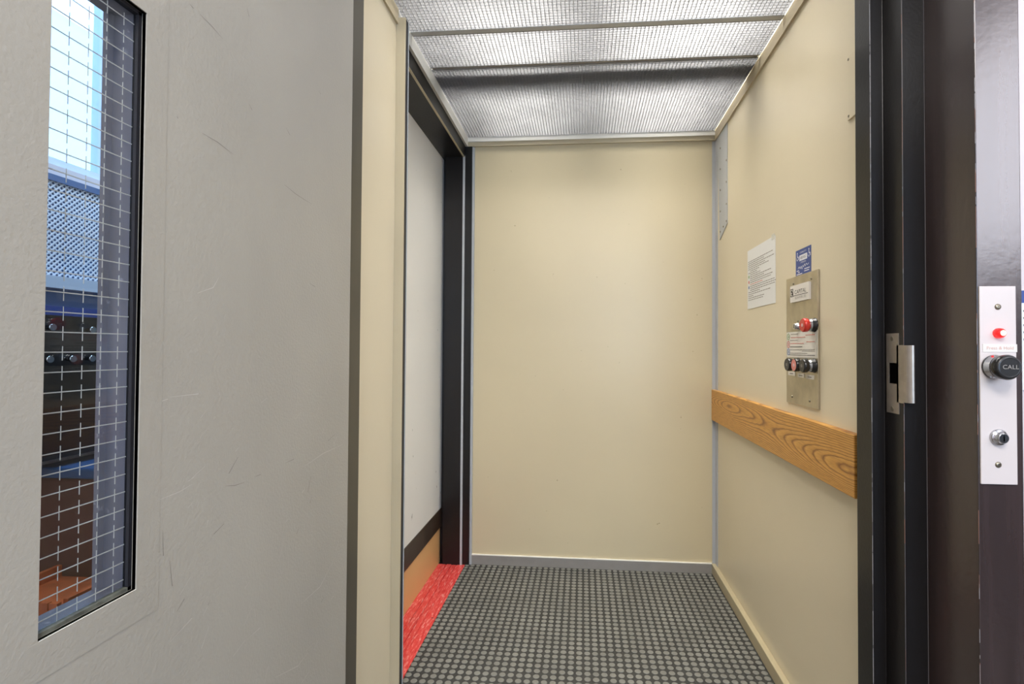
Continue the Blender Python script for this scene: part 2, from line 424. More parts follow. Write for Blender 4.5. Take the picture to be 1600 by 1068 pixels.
# ------------------------------------------------------------------ egg crate louvres resting on the angles
ZL = ZC + 0.0465
def louvre(y0, y1, label):
    b = MB(); x0, x1 = -0.5660, 0.6150; z0, z1 = ZL, ZL + 0.0125; p = 0.0127; t = 0.0011
    n = int(round((x1 - x0) / p))
    for i in range(n + 1):
        x = x0 + (x1 - x0) * i / n; b.box(x - t / 2, x + t / 2, y0, y1, z0, z1, 'louvre')
    n = int(round((y1 - y0) / p))
    for i in range(n + 1):
        y = y0 + (y1 - y0) * i / n
        tt = 0.0025 if i in (0, n) else t / 2
        b.box(x0, x1, y - tt, y + tt, z0, z1, 'louvre')
    o = b.build('egg_crate_louvre'); tag(o, label, 'light diffuser', 'egg crate ceiling louvres'); return o
louvre(1.815, 2.415, 'silver egg crate ceiling louvre against the cream back wall')
louvre(1.609, 1.798, 'narrow silver egg crate louvre strip between the two ceiling bars')
louvre(1.185, 1.592, 'silver egg crate ceiling louvre in front of the lower grey bar')
# cross bars
b = MB(); b.box(-0.5650, 0.6150, 1.583, 1.6025, ZL - 0.003, ZL - 0.0005, 'bar'); b.box(-0.5650, 0.6150, 1.5945, 1.5965, ZL - 0.0005, ZL + 0.028, 'bar')
b.build('trim_9', kind='structure')
b = MB(); b.box(-0.560, 0.61, 1.8005, 1.812, ZL + 0.002, ZL + 0.034, 'base_grey')
b.build('trim_10', kind='structure')
# box beam above the louvre
MB().box(-0.60, 0.63, 1.835, 1.955, ZL + 0.035, ZL + 0.09, 'alu').build('trim_11', kind='structure')

# plenum above the louvre
b = MB()
b.box(-0.72, 0.70, YF - 0.02, YB + 0.06, 2.42, 2.44, 'plenum')
b.box(-0.72, -0.62, YF - 0.02, YB + 0.06, 2.08, 2.42, 'plenum')
b.box(0.655, 0.70, YF - 0.02, YB + 0.06, 2.08, 2.42, 'plenum')
b.box(-0.62, 0.655, YB + 0.03, YB + 0.06, 2.08, 2.42, 'plenum')
b.box(-0.62, 0.655, YF - 0.02, YF, 2.08, 2.42, 'plenum')
b.build('ceiling', kind='structure')
def batten(x, y, w, l, label):
    t = thing('fluorescent_fixture', (x, y, 2.38), label, 'ceiling light', 'lamps above the louvre')
    MB().box(x - w / 2, x + w / 2, y - l / 2, y + l / 2, 2.385, 2.42, 'plenum').build('housing', t)
    for s in (-1, 1):
        MB().lathe((x + s * (w / 2 + 0.022), y - l / 2, 2.36), (0, 1, 0), [(0, .010), (0.01, .013), (l - .01, .013), (l, .010)], 'tube', 16).build('tube', t)
batten(-0.27, 1.78, 0.44, 1.10, 'fluorescent lamp above the left side of the louvre')
batten(0.34, 1.78, 0.46, 1.10, 'fluorescent lamp above the right side of the louvre')

# ------------------------------------------------------------------ side exit of the car (left): dark frame, door, red sill
fr = struct('trim_12', (-0.64, 2.0, 0), 'dark brown frame of the side exit')
b = MB()
b.box(-0.672, -0.587, 2.400, 2.46, 0.0, 2.06, 'dark_frame')
b.box(-0.760, -0.587, 1.40, 2.46, 1.978, 2.00, 'dark_frame')
b.build('frame', fr)
b = MB(); b.box(-0.587, -0.577, 2.398, 2.46, 0.0, 1.984, 'alu_blue'); b.box(-0.587, -0.579, 1.40, 2.46, 1.976, 1.9785, 'alu_tan')
b.build('edge_strip', fr)
b = MB(); b.box(-0.577, -0.5435, 2.405, 2.46, 0.0, 2.03, 'black')
b.box(-0.60, -0.5785, 1.40, 2.46, 1.9785, 2.06, 'black'); b.box(-0.80, -0.672, 2.440, 2.50, 0.0, 2.06, 'black')
b.build('gap_cover', fr)
d2 = struct('door_2', (-0.72, 2.0, 0), 'white side exit door with a dark band and tan kick panel')
MB().box(-0.735, -0.692, 1.42, 2.455, 0.262, 1.99, 'white_panel').build('door_panel', d2)
MB().box(-0.737, -0.6895, 1.42, 2.455, 0.172, 0.262, 'brown_band').build('band', d2)
MB().box(-0.733, -0.693, 1.42, 2.424, 0.0, 0.172, 'tan').build('kick_panel', d2)
MB().box(-0.735, -0.6945, 2.424, 2.455, 0.0, 0.172, 'black').build('jamb_strip', d2)
s = MB()
s.box(-0.6925, -0.560, 1.42, 2.405, -0.03, -0.002, 'red')
for x0, x1, h in [(-0.6925, -0.655, 0.002), (-0.651, -0.628, 0.003), (-0.624, -0.606, 0.001), (-0.602, -0.563, 0.0015)]:
    s.box(x0, x1, 1.42, 2.405, -0.002, h, 'red')
s.build('trim_13', kind='structure', bevel=0.001)
MB().box(-0.765, 0.75, 1.02, 2.50, -0.08, -0.032, 'concrete').box(-0.765, -0.560, 2.405, 2.50, -0.032, -0.003, 'black').build('floor', kind='structure')
# hoistway wall behind the side exit and around the car
b = MB(); b.box(-0.90, -0.765, 1.02, 2.62, -0.03, 2.5, 'concrete'); b.build('wall_hoistway_left', kind='structure')
MB().box(-0.765, 0.95, 2.50, 2.62, -0.03, 2.5, 'concrete').build('wall_hoistway_back', kind='structure')
MB().box(0.75, 0.95, 1.02, 2.50, -0.03, 2.5, 'concrete').build('wall_hoistway_right', kind='structure')

# ------------------------------------------------------------------ fittings on the right wall
# oak rail board
o = MB().box(0.6030, XR - 0.0002, YF + 0.01, YB - 0.0045, 0.715, 0.8572, 'oak').build('wooden_handrail', bevel=0.002)
tag(o, 'flat oak handrail board running along the right wall', 'handrail')
# access panel near the entrance
t = thing('access_panel', (XR, 1.15, 1.66), 'small cream screwed access plate high on the right wall beside the dark door frame', 'panel')
MB().box(XR - 0.0045, XR, 1.135, 1.229, 1.585, 1.737, 'cream').build('plate', t, bevel=0.0012)
for z in (1.594, 1.728): MB().lathe((XR - 0.0045, 1.2225, z), (-1, 0, 0), [(0, .003), (.0012, .0026)], 'screw', 10).build('screw', t)

# notice sheet
X0 = XR
t = thing('paper_notice', (X0, 1.82, 1.20), 'white printed notice sheet taped to the right wall left of the blue sticker', 'notice')
b = MB(); b.box(X0 - 0.0012, X0 - 0.0004, 1.683, 1.960, 1.198, 1.418, 'paper')
rnd = random.Random(7); z = 1.392
rows = [(0, .25), (0, .16), (0, .26), (0, .17), (0, .20), (1, .08), (0, .09), (1, .11), (1, .20), (1, .13), (1, .22), (1, .20), (2, .12), (1, .24), (1, .26), (1, .24), (0, .11), (0, .22), (0, .05), (0, .15), (0, .14)]
z = 1.374
for ind, w in rows:
    y1 = 1.950 - (0.022 if ind else 0.0)
    w = min(w, 0.24)
    y = y1
    while y > y1 - w:
        l = rnd.uniform(0.006, 0.02); b.box(X0 - 0.0016, X0 - 0.0012, y - l, y, z - 0.0012, z + 0.0012, 'ink' if ind != 2 else 'ink_red'); y -= l + 0.004
    z -= 0.0072
for zz, c in ((1.318, 'ink_green'), (1.298, 'ink_red'), (1.278, 'ink_blue')):
    b.lathe((X0 - 0.0012, 1.944, zz), (-1, 0, 0), [(0, .006), (.0004, .006)], c, 14)
b.build('sheet', t)
MB().box(X0 - 0.0018, X0 - 0.0012, 1.690, 1.715, 1.408, 1.426, 'tape').build('tape', t)

# blue capacity sticker
b = MB(); b.box(X0 - 0.0010, X0 - 0.0003, 1.4285, 1.5270, 1.2605, 1.3345, 'sign_blue')
xs = X0 - 0.0013
b.box(xs, X0 - 0.001, 1.452, 1.502, 1.301, 1.3175, 'sign_white')
yc = 1.477
def tx(mb, s, size, y, z, m, x=xs - 0.0002, sx=1.0): mb.tri(text_mesh(s, size), on_x(x, y, z, sx), m)
tx(b, 'CAPACITY', 0.0072, yc, 1.3245, 'sign_white', sx=1.25)
tx(b, '450 KG', 0.0105, yc, 1.3088, 'ink_black', sx=1.1)
tx(b, '1 PERSON', 0.0068, yc, 1.2955, 'sign_white', sx=1.25)
# handwritten looking mark and small lines in the lower half
pts = [(1.511, 1.2795), (1.506, 1.2858), (1.502, 1.2800), (1.498, 1.2850), (1.4935, 1.2780), (1.489, 1.2855), (1.484, 1.2760), (1.479, 1.2862), (1.474, 1.2805), (1.468, 1.2885), (1.463, 1.2812), (1.457, 1.2885), (1.450, 1.2832), (1.441, 1.2870)]
for k in range(len(pts) - 1):
    (ya, za), (yb, zb) = pts[k], pts[k + 1]
    n = Vector((yb - ya, zb - za)).normalized(); n = Vector((-n.y, n.x)) * 0.0009
    b.face([(xs, ya + n.x, za + n.y), (xs, yb + n.x, zb + n.y), (xs, yb - n.x, zb - n.y), (xs, ya - n.x, za - n.y)], 'sign_white')
for (y0, y1, zz) in [(1.470, 1.436, 1.2745), (1.470, 1.440, 1.2685), (1.520, 1.505, 1.2745), (1.512, 1.500, 1.2695), (1.521, 1.484, 1.2640)]:
    b.box(xs, X0 - 0.001, y1, y0, zz - 0.0012, zz + 0.0012, 'sign_white')
for yy in (1.515, 1.4405):      # wheelchair symbols
    b.lathe((X0 - 0.001, yy, 1.3255), (-1, 0, 0), [(0, .0022), (.0004, .0022)], 'sign_white', 10)
    b.box(xs, X0 - 0.001, yy - 0.0012, yy + 0.0012, 1.3140, 1.3230, 'sign_white')
    b.box(xs, X0 - 0.001, yy - 0.0070, yy, 1.3135, 1.3155, 'sign_white')
    b.box(xs, X0 - 0.001, yy - 0.0085, yy - 0.0065, 1.3065, 1.3155, 'sign_white')
    K = 16
    for k in range(K):
        a0, a1 = 2 * PI * k / K, 2 * PI * (k + 1) / K
        if k in (1, 2, 3): continue
        P = lambda a, r: (xs, yy + r * math.cos(a), 1.3105 + r * math.sin(a))
        b.face([P(a0, .0066), P(a1, .0066), P(a1, .0048), P(a0, .0048)], 'sign_white')
o = b.build('capacity_sticker'); tag(o, 'blue capacity sticker with wheelchair symbols above the steel control panel', 'sticker')

# control panel
xp = XR - 0.005
t = thing('control_panel', (XR, 1.4835, 1.07), 'brushed steel lift control panel with push buttons on the right wall above the oak rail', 'control panel')
MB().box(xp, XR, 1.380, 1.587, 0.8877, 1.2600, 'steel').build('faceplate', t, bevel=0.0012)
b = MB(); b.box(xp - 0.006, xp, 1.420, 1.5424, 1.1842, 1.2326, 'paper2')
x2 = xp - 0.0063
b.box(x2, xp - 0.006, 1.521, 1.540, 1.2008, 1.2238, 'ink_black')
for (ya, yb, za, zb) in [(1.5375, 1.527, 1.2195, 1.2215), (1.5375, 1.535, 1.2035, 1.2215), (1.5375, 1.527, 1.2105, 1.2122), (1.5315, 1.5240, 1.2030, 1.2048), (1.5330, 1.5310, 1.2030, 1.2090), (1.5260, 1.5235, 1.2140, 1.2215)]:
    b.box(x2 - 0.0002, x2, yb, ya, za, zb, 'paper2')
b.box(x2, xp - 0.006, 1.425, 1.521, 1.2018, 1.2034, 'ink_black')
tx(b, 'CAPITAL', 0.0165, 1.473, 1.2115, 'ink_black', x=x2, sx=1.18)
tx(b, 'ELEVATOR LTD.', 0.0098, 1.471, 1.1950, 'ink', x=x2, sx=1.05)
b.build('nameplate', t, label='white nameplate with black lettering')
b = MB(); b.box(xp - 0.0012, xp, 1.381, 1.5815, 1.0228, 1.0985, 'tape'); b.box(xp - 0.0016, xp - 0.0012, 1.388, 1.5790, 1.0245, 1.0965, 'paper2')
x3 = xp - 0.0020
for (y1, y0, zz, c) in [(1.549, 1.500, 1.0915, 'ink'), (1.549, 1.452, 1.0815, 'ink_red'), (1.553, 1.503, 1.0735, 'ink'), (1.553, 1.462, 1.0640, 'ink_red'), (1.555, 1.472, 1.0545, 'ink_black'), (1.556, 1.478, 1.0460, 'ink'), (1.556, 1.440, 1.0360, 'ink'), (1.450, 1.395, 1.0868, 'ink_red'), (1.445, 1.395, 1.0680, 'ink_red'), (1.480, 1.395, 1.0465, 'ink'), (1.474, 1.395, 1.0425, 'ink'), (1.560, 1.395, 1.0308, 'ink_black')]:
    y = y1
    while y > y0:
        l = rnd.uniform(0.005, 0.012); b.box(x3, x3 + 0.0004, max(y0, y - l), y, zz - 0.0009, zz + 0.0009, c); y -= l + 0.002
for zz, c in ((1.0845, 'ink_green'), (1.0615, 'ink_red'), (1.0395, 'ink_blue')):
    K = 18; yy = 1.5665
    for k in range(K):
        a0, a1 = 2 * PI * k / K, 2 * PI * (k + 1) / K
        P = lambda a, r: (x3, yy + r * math.cos(a), zz + r * math.sin(a))
        b.face([P(a0, .0105), P(a1, .0105), P(a1, .0078), P(a0, .0078)], c)
    for dz in (-0.003, 0.0, 0.003): b.box(x3, x3 + 0.0004, yy - 0.005, yy + 0.005, zz + dz - 0.0008, zz + dz + 0.0008, c)
b.build('instruction_card', t, label='white instruction card with red, green and blue rings')
def push(y, z, face, cap, name, label, r=0.0188, d=0.034, mark=None):
    e = MB().lathe((xp, y, z), (-1, 0, 0), [(0, r * 1.02), (.003, r * 1.02), (.004, r * .92), (.013, r * .92, 'blk_btn'), (.0135, r * .84, 'chrome'), (.0185, r * .84, 'chrome')], 'blk_btn', 32).build(name, t, label=label)
    c = MB().lathe((xp, y, z), (-1, 0, 0), [(.0180, r * .78), (.021, r * .98, cap), (d - .003, r, cap), (d, r * .86, cap), (d - .0006, r * .78, face)], cap, 32)
    if mark:
        mm = 'btn_mark' if face == 'blk_face' else 'sign_white'
        for dz, w in ((-0.003, 0.004), (0.0, 0.006), (0.003, 0.0035)): c.box(xp - d - 0.0001, xp - d + 0.0004, y - w, y + w, z + dz - 0.0007, z + dz + 0.0007, mm)
    c.build('button_cap', e)
push(1.500, 1.0032, 'blk_face', 'blk_btn', 'push_button', 'black push button, leftmost of the lower row', mark=True)
push(1.450, 1.0035, 'pink_btn', 'blk_btn', 'push_button', 'black push button with a pale red face', mark=True)
push(1.400, 1.0032, 'blk_face', 'blk_btn', 'push_button', 'black push button, rightmost of the lower row', mark=True)
push(1.396, 1.1120, 'red_btn', 'red_btn', 'stop_button', 'round red stop button', r=0.0188, mark=True)
e = MB().lathe((xp, 1.498, 1.1130), (-1, 0, 0), [(0, .0105), (.004, .0105), (.006, .009), (.014, .008)], 'chrome', 20).build('key_switch', t)
MB().box(xp - 0.0146, xp - 0.0140, 1.4972, 1.4988, 1.108, 1.118, 'hole').build('keyhole', e)
b = MB()
for w, y, zz in ((0.004, 1.503, 1.128), (0.005, 1.483, 1.113)): b.box(xp - 0.0003, xp, y - w, y + w, zz - 0.0012, zz + 0.0012, 'ink_black')
b.build('switch_marking', t)
for y0, y1, z0, z1 in [(1.5214, 1.5718, .9700, .9790), (1.4620, 1.5039, .9675, .9765), (1.4033, 1.4510, .9660, .9755)]:
    b = MB(); b.box(xp - 0.0012, xp, y0, y1, z0, z1 + 0.002, 'paper2')
    ym = (y0 + y1) / 2; b.box(xp - 0.0015, xp - 0.0012, ym - 0.011, ym + 0.011, (z0 + z1) / 2 - 0.0006, (z0 + z1) / 2 + 0.0022, 'ink')
    b.build('button_label', t)
for y, z in [(1.533, 1.2395), (1.4165, 1.2395), (1.544, .9075), (1.4286, .9065)]:
    MB().lathe((xp, y, z), (-1, 0, 0), [(0, .0038), (.0016, .0036), (.0030, .0018)], 'screw', 14).build('screw', t)

# ------------------------------------------------------------------ entrance frame (right jamb, header, left jamb)
fr = struct('trim_14', (0.62, 1.05, 0), 'dark brown steel entrance frame')
ZF = 2.35
b = MB()
# right jamb profile seen from above: soffit, stop, rabbet, face
b.prism([(0.590, 1.139), (0.590, 1.081), (0.615, 1.081), (0.615, 1.019), (0.6558, 1.019), (0.66, 1.05), (0.66, 1.139)], 'z', 0.0, ZF, 'dark_frame')
b.build('right_jamb', fr, bevel=0.0012)
b = MB(); b.prism([(-0.520, 1.139), (-0.520, 1.081), (-0.545, 1.081), (-0.545, 1.019), (-0.586, 1.019), (-0.59, 1.05), (-0.59, 1.139)], 'z', 0.0, ZF, 'olive')
b.build('left_jamb', fr, bevel=0.0012)
b = MB(); b.box(-0.52, 0.59, 1.081, 1.139, 2.16, ZF, 'dark_frame'); b.box(-0.545, 0.615, 1.019, 1.081, 2.185, ZF, 'dark_frame')
b.build('header', fr, bevel=0.0012)
# narrow scratches, worn paint and painted bevel highlights along the jamb edges
rnd = random.Random(11); b = MB()
def wear_edge(x, y, z0, z1, n, m, nx=-0.0004, ny=-0.0004, w=0.0010):
    for _ in range(n):
        z = rnd.uniform(z0, z1); l = rnd.uniform(0.004, 0.05); ww = rnd.uniform(0.3, 1.0) * w
        b.face([(x + nx - 0.0001, y + ny + ww, z), (x + nx + ww * .8, y + ny, z), (x + nx + ww * .8, y + ny, z + l), (x + nx - 0.0001, y + ny + ww, z + l)], m)
wear_edge(0.590, 1.081, 0.35, 0.9, 26, 'wear')
wear_edge(0.590, 1.081, 1.1, 1.75, 60, 'wear', w=0.0014)
wear_edge(0.615, 1.019, 0.4, 1.7, 40, 'wear_red', w=0.0007)
wear_edge(0.615, 1.019, 0.5, 1.6, 10, 'wear', w=0.0006)
wear_edge(0.6558, 0.8936, 0.4, 1.7, 22, 'wear', w=0.0006)
wear_edge(0.6558, 0.8936, 0.4, 1.7, 20, 'wear_red', w=0.0008)
for x, y in ((0.615, 1.019), (0.6558, 1.019), (0.590, 1.081)):
    b.face([(x - 0.0003, y + 0.0004, 0.0), (x + 0.0004, y - 0.0003, 0.0), (x + 0.0004, y - 0.0003, 2.1), (x - 0.0003, y + 0.0004, 2.1)], 'edge_grey')  # continuous bevel highlight painted as a thin strip
b.build('worn_paint_and_highlights', fr)
MB().box(0.6558, 0.7261, 0.8936, 1.0185, 0.0, 2.5, 'dark_post').build('trim_15', kind='structure', bevel=0.0015)

# strike plate
t = thing('strike_plate', (0.615, 1.05, 1.0), 'tarnished steel door strike plate on the dark right door jamb', 'strike plate')
b = MB(); xs = 0.6150
b.box(xs - 0.0016, xs, 1.0630, 1.0715, 0.9215, 1.0795, 'strike')
b.box(xs - 0.0016, xs, 1.0385, 1.0630, 0.9215, 0.9800, 'strike')
b.box(xs - 0.0016, xs, 1.0385, 1.0630, 1.0210, 1.0795, 'strike')
b.box(xs - 0.0016, xs, 1.0185, 1.0385, 0.9440, 1.0560, 'strike')
b.box(xs - 0.0016, xs, 1.0330, 1.0385, 0.9215, 1.0795, 'strike')
b.build('plate', t)
b = MB()
prev = None
for k in range(7):
    a = k / 6 * PI / 2 * 0.9
    cx, cy = xs - 0.0016 + 0.012 * (1 - math.cos(a)), 1.0185 - 0.012 * math.sin(a) - 0.004 * (k > 0)
    if prev:
        b.prism([(prev[0], prev[1]), (cx, cy), (cx + 0.0016, cy + 0.0004), (prev[0] + 0.0016, prev[1] + 0.0004)], 'z', 0.9460, 1.0555, 'strike')
    prev = (cx, cy)
b.build('lip', t)
MB().box(xs - 0.0006, xs + 0.0, 1.0385, 1.0630, 0.9800, 1.0210, 'hole').build('latch_hole', t)
for z in (0.9300, 1.0690): MB().lathe((xs - 0.0016, 1.0530, z), (-1, 0, 0), [(0, .0048), (.0008, .0045)], 'screw', 16).build('screw', t)

# call station on the post
yp = 0.8936
t = thing('call_station', (0.687, yp, 0.99), 'white call station plate with black knob and glowing red lamp on the dark brown post', 'call station')
MB().box(0.6580, 0.7145, yp - 0.0030, yp, 0.8256, 1.1534, 'plate_white').build('faceplate', t, bevel=0.0008)
y0 = yp - 0.003
for x, z in ((0.6862, 1.1190), (0.6845, 0.8580)):
    sc_ = MB().lathe((x, y0, z), (0, -1, 0), [(0, .0050), (.0012, .0046), (.0022, .0024)], 'screw', 16).build('screw', t)
b = MB().lathe((0.6862, y0, 1.0752), (0, -1, 0), [(0, .0085), (.003, .0085), (.007, .0078), (.0105, .0055), (.012, .002)], 'glow_red', 24)
e = b.build('indicator_lamp', t, label='glowing red indicator lamp')
MB().lathe((0.6862, y0 - 0.0100, 1.0752), (0, -1, 0), [(0, .0052), (.0018, .0042), (.0026, .002)], 'glow_core', 16).build('lamp_core', e)
b = MB(); b.box(0.6620, 0.7150, y0 - 0.0008, y0, 1.0440, 1.0570, 'paper2'); b.tri(text_mesh('Press & Hold', 0.0072), on_y(0.6885, y0 - 0.001, 1.0505, 1.1), 'ink_pale')
b.build('press_label', t, label='label reading Press & Hold')
e = MB().lathe((0.6790, y0, 1.0195), (0, -1, 0), [(0, .0195), (.004, .0195), (.0045, .0165, 'chrome'), (.013, .0165, 'chrome')], 'blk_btn', 36).build('push_button', t, label='black mushroom push button with chrome collar')
b = MB().lathe((0.6790, y0, 1.0195), (0, -1, 0), [(.0125, .0150), (.016, .0195), (.027, .0205), (.031, .0185), (.033, .0150, 'blk_face'), (.0325, .0145, 'blk_face')], 'blk_btn', 36)
b.tri(text_mesh('CALL', 0.0095), on_y(0.6790, y0 - 0.0335, 1.0200, 1.1), 'btn_mark')
b.build('button_cap', e)
e = MB().lathe((0.6848, y0, 0.9032), (0, -1, 0), [(0, .0135), (.003, .0135), (.0045, .0115), (.0048, .0085), (.011, .0085), (.012, .0075)], 'chrome', 28).build('key_switch', t)
MB().box(0.6840, 0.6856, y0 - 0.0123, y0 - 0.0119, 0.8985, 0.9080, 'hole').build('keyhole', e)

# ------------------------------------------------------------------ grey entrance door, swung open to 90 degrees
d1 = struct('door_1', (-0.51, 0.45, 0), 'open grey painted steel door with a narrow wired glass window')
XD = -0.486; XB_ = -0.529
Y0, Y1 = -0.10, 1.0140
hy0, hy1, hz0, hz1 = 0.4165, 0.5160, 0.7810, 1.4160
b = MB()
b.box(XB_, XD, Y0, hy0, 0.012, 2.15, 'door')
b.box(XB_, XD, hy1, Y1, 0.012, 2.15, 'door')
b.box(XB_, XD, hy0, hy1, 0.012, hz0, 'door')
b.box(XB_, XD, hy0, hy1, hz1, 2.15, 'door')
DARK = [[(0.5777, 1.4686), (0.5829, 1.4673)], [(0.5934, 1.4671), (0.6132, 1.4652), (0.6344, 1.4606)], [(0.682, 1.5349), (0.6864, 1.5257)], [(0.6893, 1.3986), (0.6965, 1.3936)], [(0.5603, 1.3218), (0.5623, 1.3196)], [(0.601, 1.3184), (0.6281, 1.318), (0.6577, 1.3132)], [(0.781, 1.4042), (0.792, 1.3973)], [(0.7779, 1.3104), (0.811, 1.3049), (0.8614, 1.302)], [(0.8585, 1.1601), (0.8758, 1.1554)], [(0.8802, 1.5166), (0.8871, 1.5141)], [(0.653, 0.8558), (0.6721, 0.8515), (0.6922, 0.8507)], [(0.7163, 0.8529), (0.7283, 0.8527)], [(0.7923, 0.8557), (0.8161, 0.8567)], [(0.8743, 0.7762), (0.8682, 0.7667)], [(0.8343, 0.7353), (0.8268, 0.7272)], [(0.5508, 0.8325), (0.5523, 0.8023)], [(0.5616, 0.7932), (0.566, 0.7612)], [(0.5734, 0.7272), (0.5849, 0.7368)], [(0.7568, 0.6334), (0.76, 0.6357)]]
LIGHT = [[(0.596, 1.113), (0.6243, 1.1237), (0.6345, 1.1387)], [(0.5465, 1.0689), (0.545, 1.0555), (0.5479, 1.0466)], [(0.537, 0.9809), (0.5547, 0.9842)], [(0.5574, 0.9862), (0.602, 0.986)], [(0.638, 0.9853), (0.6393, 0.9809)], [(0.5464, 0.8693), (0.5741, 0.8703), (0.594, 0.8742)], [(0.8519, 0.8377), (0.9129, 0.8464), (0.99, 0.8489)], [(0.8435, 0.6008), (0.9074, 0.6006), (0.9598, 0.6298)], [(0.6189, 0.8114), (0.6221, 0.8202)], [(0.745, 0.5283), (0.754, 0.55)], [(0.8469, 0.4614), (0.8713, 0.4657)], [(0.7726, 0.5203), (0.8362, 0.4988), (0.8662, 0.5026)], [(0.5637, 0.6961), (0.5977, 0.7067)], [(0.4012, 1.1012), (0.3953, 1.0982)], [(0.7087, 0.62), (0.7321, 0.6211)], [(0.9441, 0.554), (0.959, 0.559)]]
def scratches(L_, m, w):
    for pl in L_:
        n = len(pl) - 1
        for k in range(n):
            (ya, za), (yb, zb) = pl[k], pl[k + 1]
            d = Vector((yb - ya, zb - za)).normalized(); nn = Vector((-d.y, d.x))
            wa = w * (0.35 if k == 0 else 1); wb = w * (0.3 if k == n - 1 and n > 1 else 1)
            b.face([(XD + .0002, ya + nn.x * wa, za + nn.y * wa), (XD + .0002, yb + nn.x * wb, zb + nn.y * wb), (XD + .0002, yb - nn.x * wb, zb - nn.y * wb), (XD + .0002, ya - nn.x * wa, za - nn.y * wa)], m)
scratches(DARK, 'door_dark', 0.00035)
scratches(LIGHT, 'door_light', 0.0005)
rnd = random.Random(21)
for _ in range(60):      # small scuffs, denser towards the bottom and the hinge side
    y = rnd.uniform(0.56, 1.0); z = rnd.uniform(0.35, 1.0); l = rnd.uniform(0.004, 0.03); a = rnd.gauss(0.7, 0.5)
    dy, dz = l * math.cos(a), l * math.sin(a); w = rnd.uniform(0.0001, 0.0003)
    m_ = 'door_light' if rnd.random() < 0.75 else 'door_dark'
    if y + dy > 1.01: continue
    b.face([(XD + .0002, y, z), (XD + .0002, y + dy, z + dz), (XD + .0002, y + dy + w, z + dz - w), (XD + .0002, y + w * 2, z - w * 2)], m_)
b.build('door_leaf', d1)
# window surround (mitred, slightly proud, bright inner arris)
b = MB(); oy0, oy1, oz0, oz1 = hy0 - 0.042, hy1 + 0.030, hz0 - 0.036, hz1 + 0.036
xa = XD + 0.0006; xb = XD + 0.0014
def quadp(a, c, d_, e_): b.face([a, c, d_, e_], 'door')
I = [(hy0, hz0), (hy1, hz0), (hy1, hz1), (hy0, hz1)]; O = [(oy0, oz0), (oy1, oz0), (oy1, oz1), (oy0, oz1)]
for k in range(4):
    i0, i1, o0, o1 = I[k], I[(k + 1) % 4], O[k], O[(k + 1) % 4]
    b.face([(xb, i0[0], i0[1]), (xb, i1[0], i1[1]), (xa, o1[0], o1[1]), (xa, o0[0], o0[1])][::-1], 'door')
    b.face([(xa, o0[0], o0[1]), (xa, o1[0], o1[1]), (XD - .001, o1[0], o1[1]), (XD - .001, o0[0], o0[1])][::-1], 'door')
    b.face([(xb, i0[0], i0[1]), (xb, i1[0], i1[1]), (XD - .004, i1[0], i1[1]), (XD - .004, i0[0], i0[1])], 'white_trim' if k == 0 else 'door')
b.build('window_surround', d1)
# opening lining behind the glass
b = MB(); tk = 0.0012
b.box(XB_, XD - 0.011, hy1 - tk, hy1, hz0, hz1, 'jamb_grey'); b.box(XB_, XD - 0.011, hy0, hy0 + tk, hz0, hz1, 'jamb_grey')
b.box(XB_, XD - 0.011, hy0, hy1, hz0, hz0 + tk, 'jamb_grey'); b.box(XB_, XD - 0.011, hy0, hy1, hz1 - tk, hz1, 'jamb_grey')
b.box(XB_, XB_ + 0.006, hy1 - 0.008, hy1 - tk, hz0, hz1, 'jamb_grey')
b.build('opening_lining', d1)
b = MB(); gx0, gx1 = XD - 0.0105, XD - 0.0045; gw = 0.0045
b.box(gx0, gx1, hy1 - gw, hy1, hz0, hz1, 'gasket'); b.box(gx0, gx1, hy0, hy0 + 0.002, hz0, hz1, 'gasket')
b.box(gx0, gx1, hy0, hy1, hz0, hz0 + 0.004, 'grime'); b.box(gx0, gx1, hy0, hy1, hz1 - 0.004, hz1, 'gasket')
b.build('gasket', d1)
xg = XD - 0.0085
pane = MB().box(xg - 0.0030, xg + 0.0005, hy0 + 0.002, hy1 - gw, hz0 + 0.004, hz1 - 0.004, 'glass').build('glass_pane', d1)
b = MB(); p = 0.0190
z = hz0 + 0.012
while z < hz1 - 0.004:
    b.box(xg - 0.0016, xg - 0.0010, hy0 + 0.002, hy1 - gw, z - 0.0005, z + 0.0005, 'wire'); z += p
y = hy1 - 0.016
while y > hy0:
    zz = hz0 + 0.004
    while zz < hz1 - 0.012:
        b.box(xg - 0.0022, xg - 0.0016, y - 0.00025, y + 0.00025, zz, zz + p * 0.72, 'wire'); zz += p
    y -= p
b.build('wire_mesh', pane)

# ------------------------------------------------------------------ lobby around the entrance
MB().box(-1.62, 1.72, -2.3, 1.155, -0.03, 0.0, 'lobby_floor').box(-1.62, -0.90, 1.155, 3.1, -0.03, 0.0, 'lobby_floor').build('floor', kind='structure')
MB().box(-1.62, 1.72, -2.3, 1.14, 2.5, 2.55, 'lobby_ceiling').box(-1.62, -0.90, 1.14, 3.1, 2.5, 2.55, 'lobby_ceiling').build('ceiling', kind='structure')
MB().box(0.7261, 1.72, 0.910, 1.02, 0.0, 2.5, 'lobby_wall').box(-0.5870, 0.7261, 1.02, 1.14, ZF, 2.5, 'lobby_wall').build('wall_front', kind='structure')
MB().box(-0.90, -0.5905, 1.019, 1.139, 0.0, 2.5, 'lobby_wall').build('wall_front_left', kind='structure')
b = MB(); b.box(1.62, 1.72, -2.3, -0.85, 1.25, 2.5, 'lobby_wall'); b.box(1.62, 1.72, 0.09, 0.91, 1.25, 2.5, 'lobby_wall')
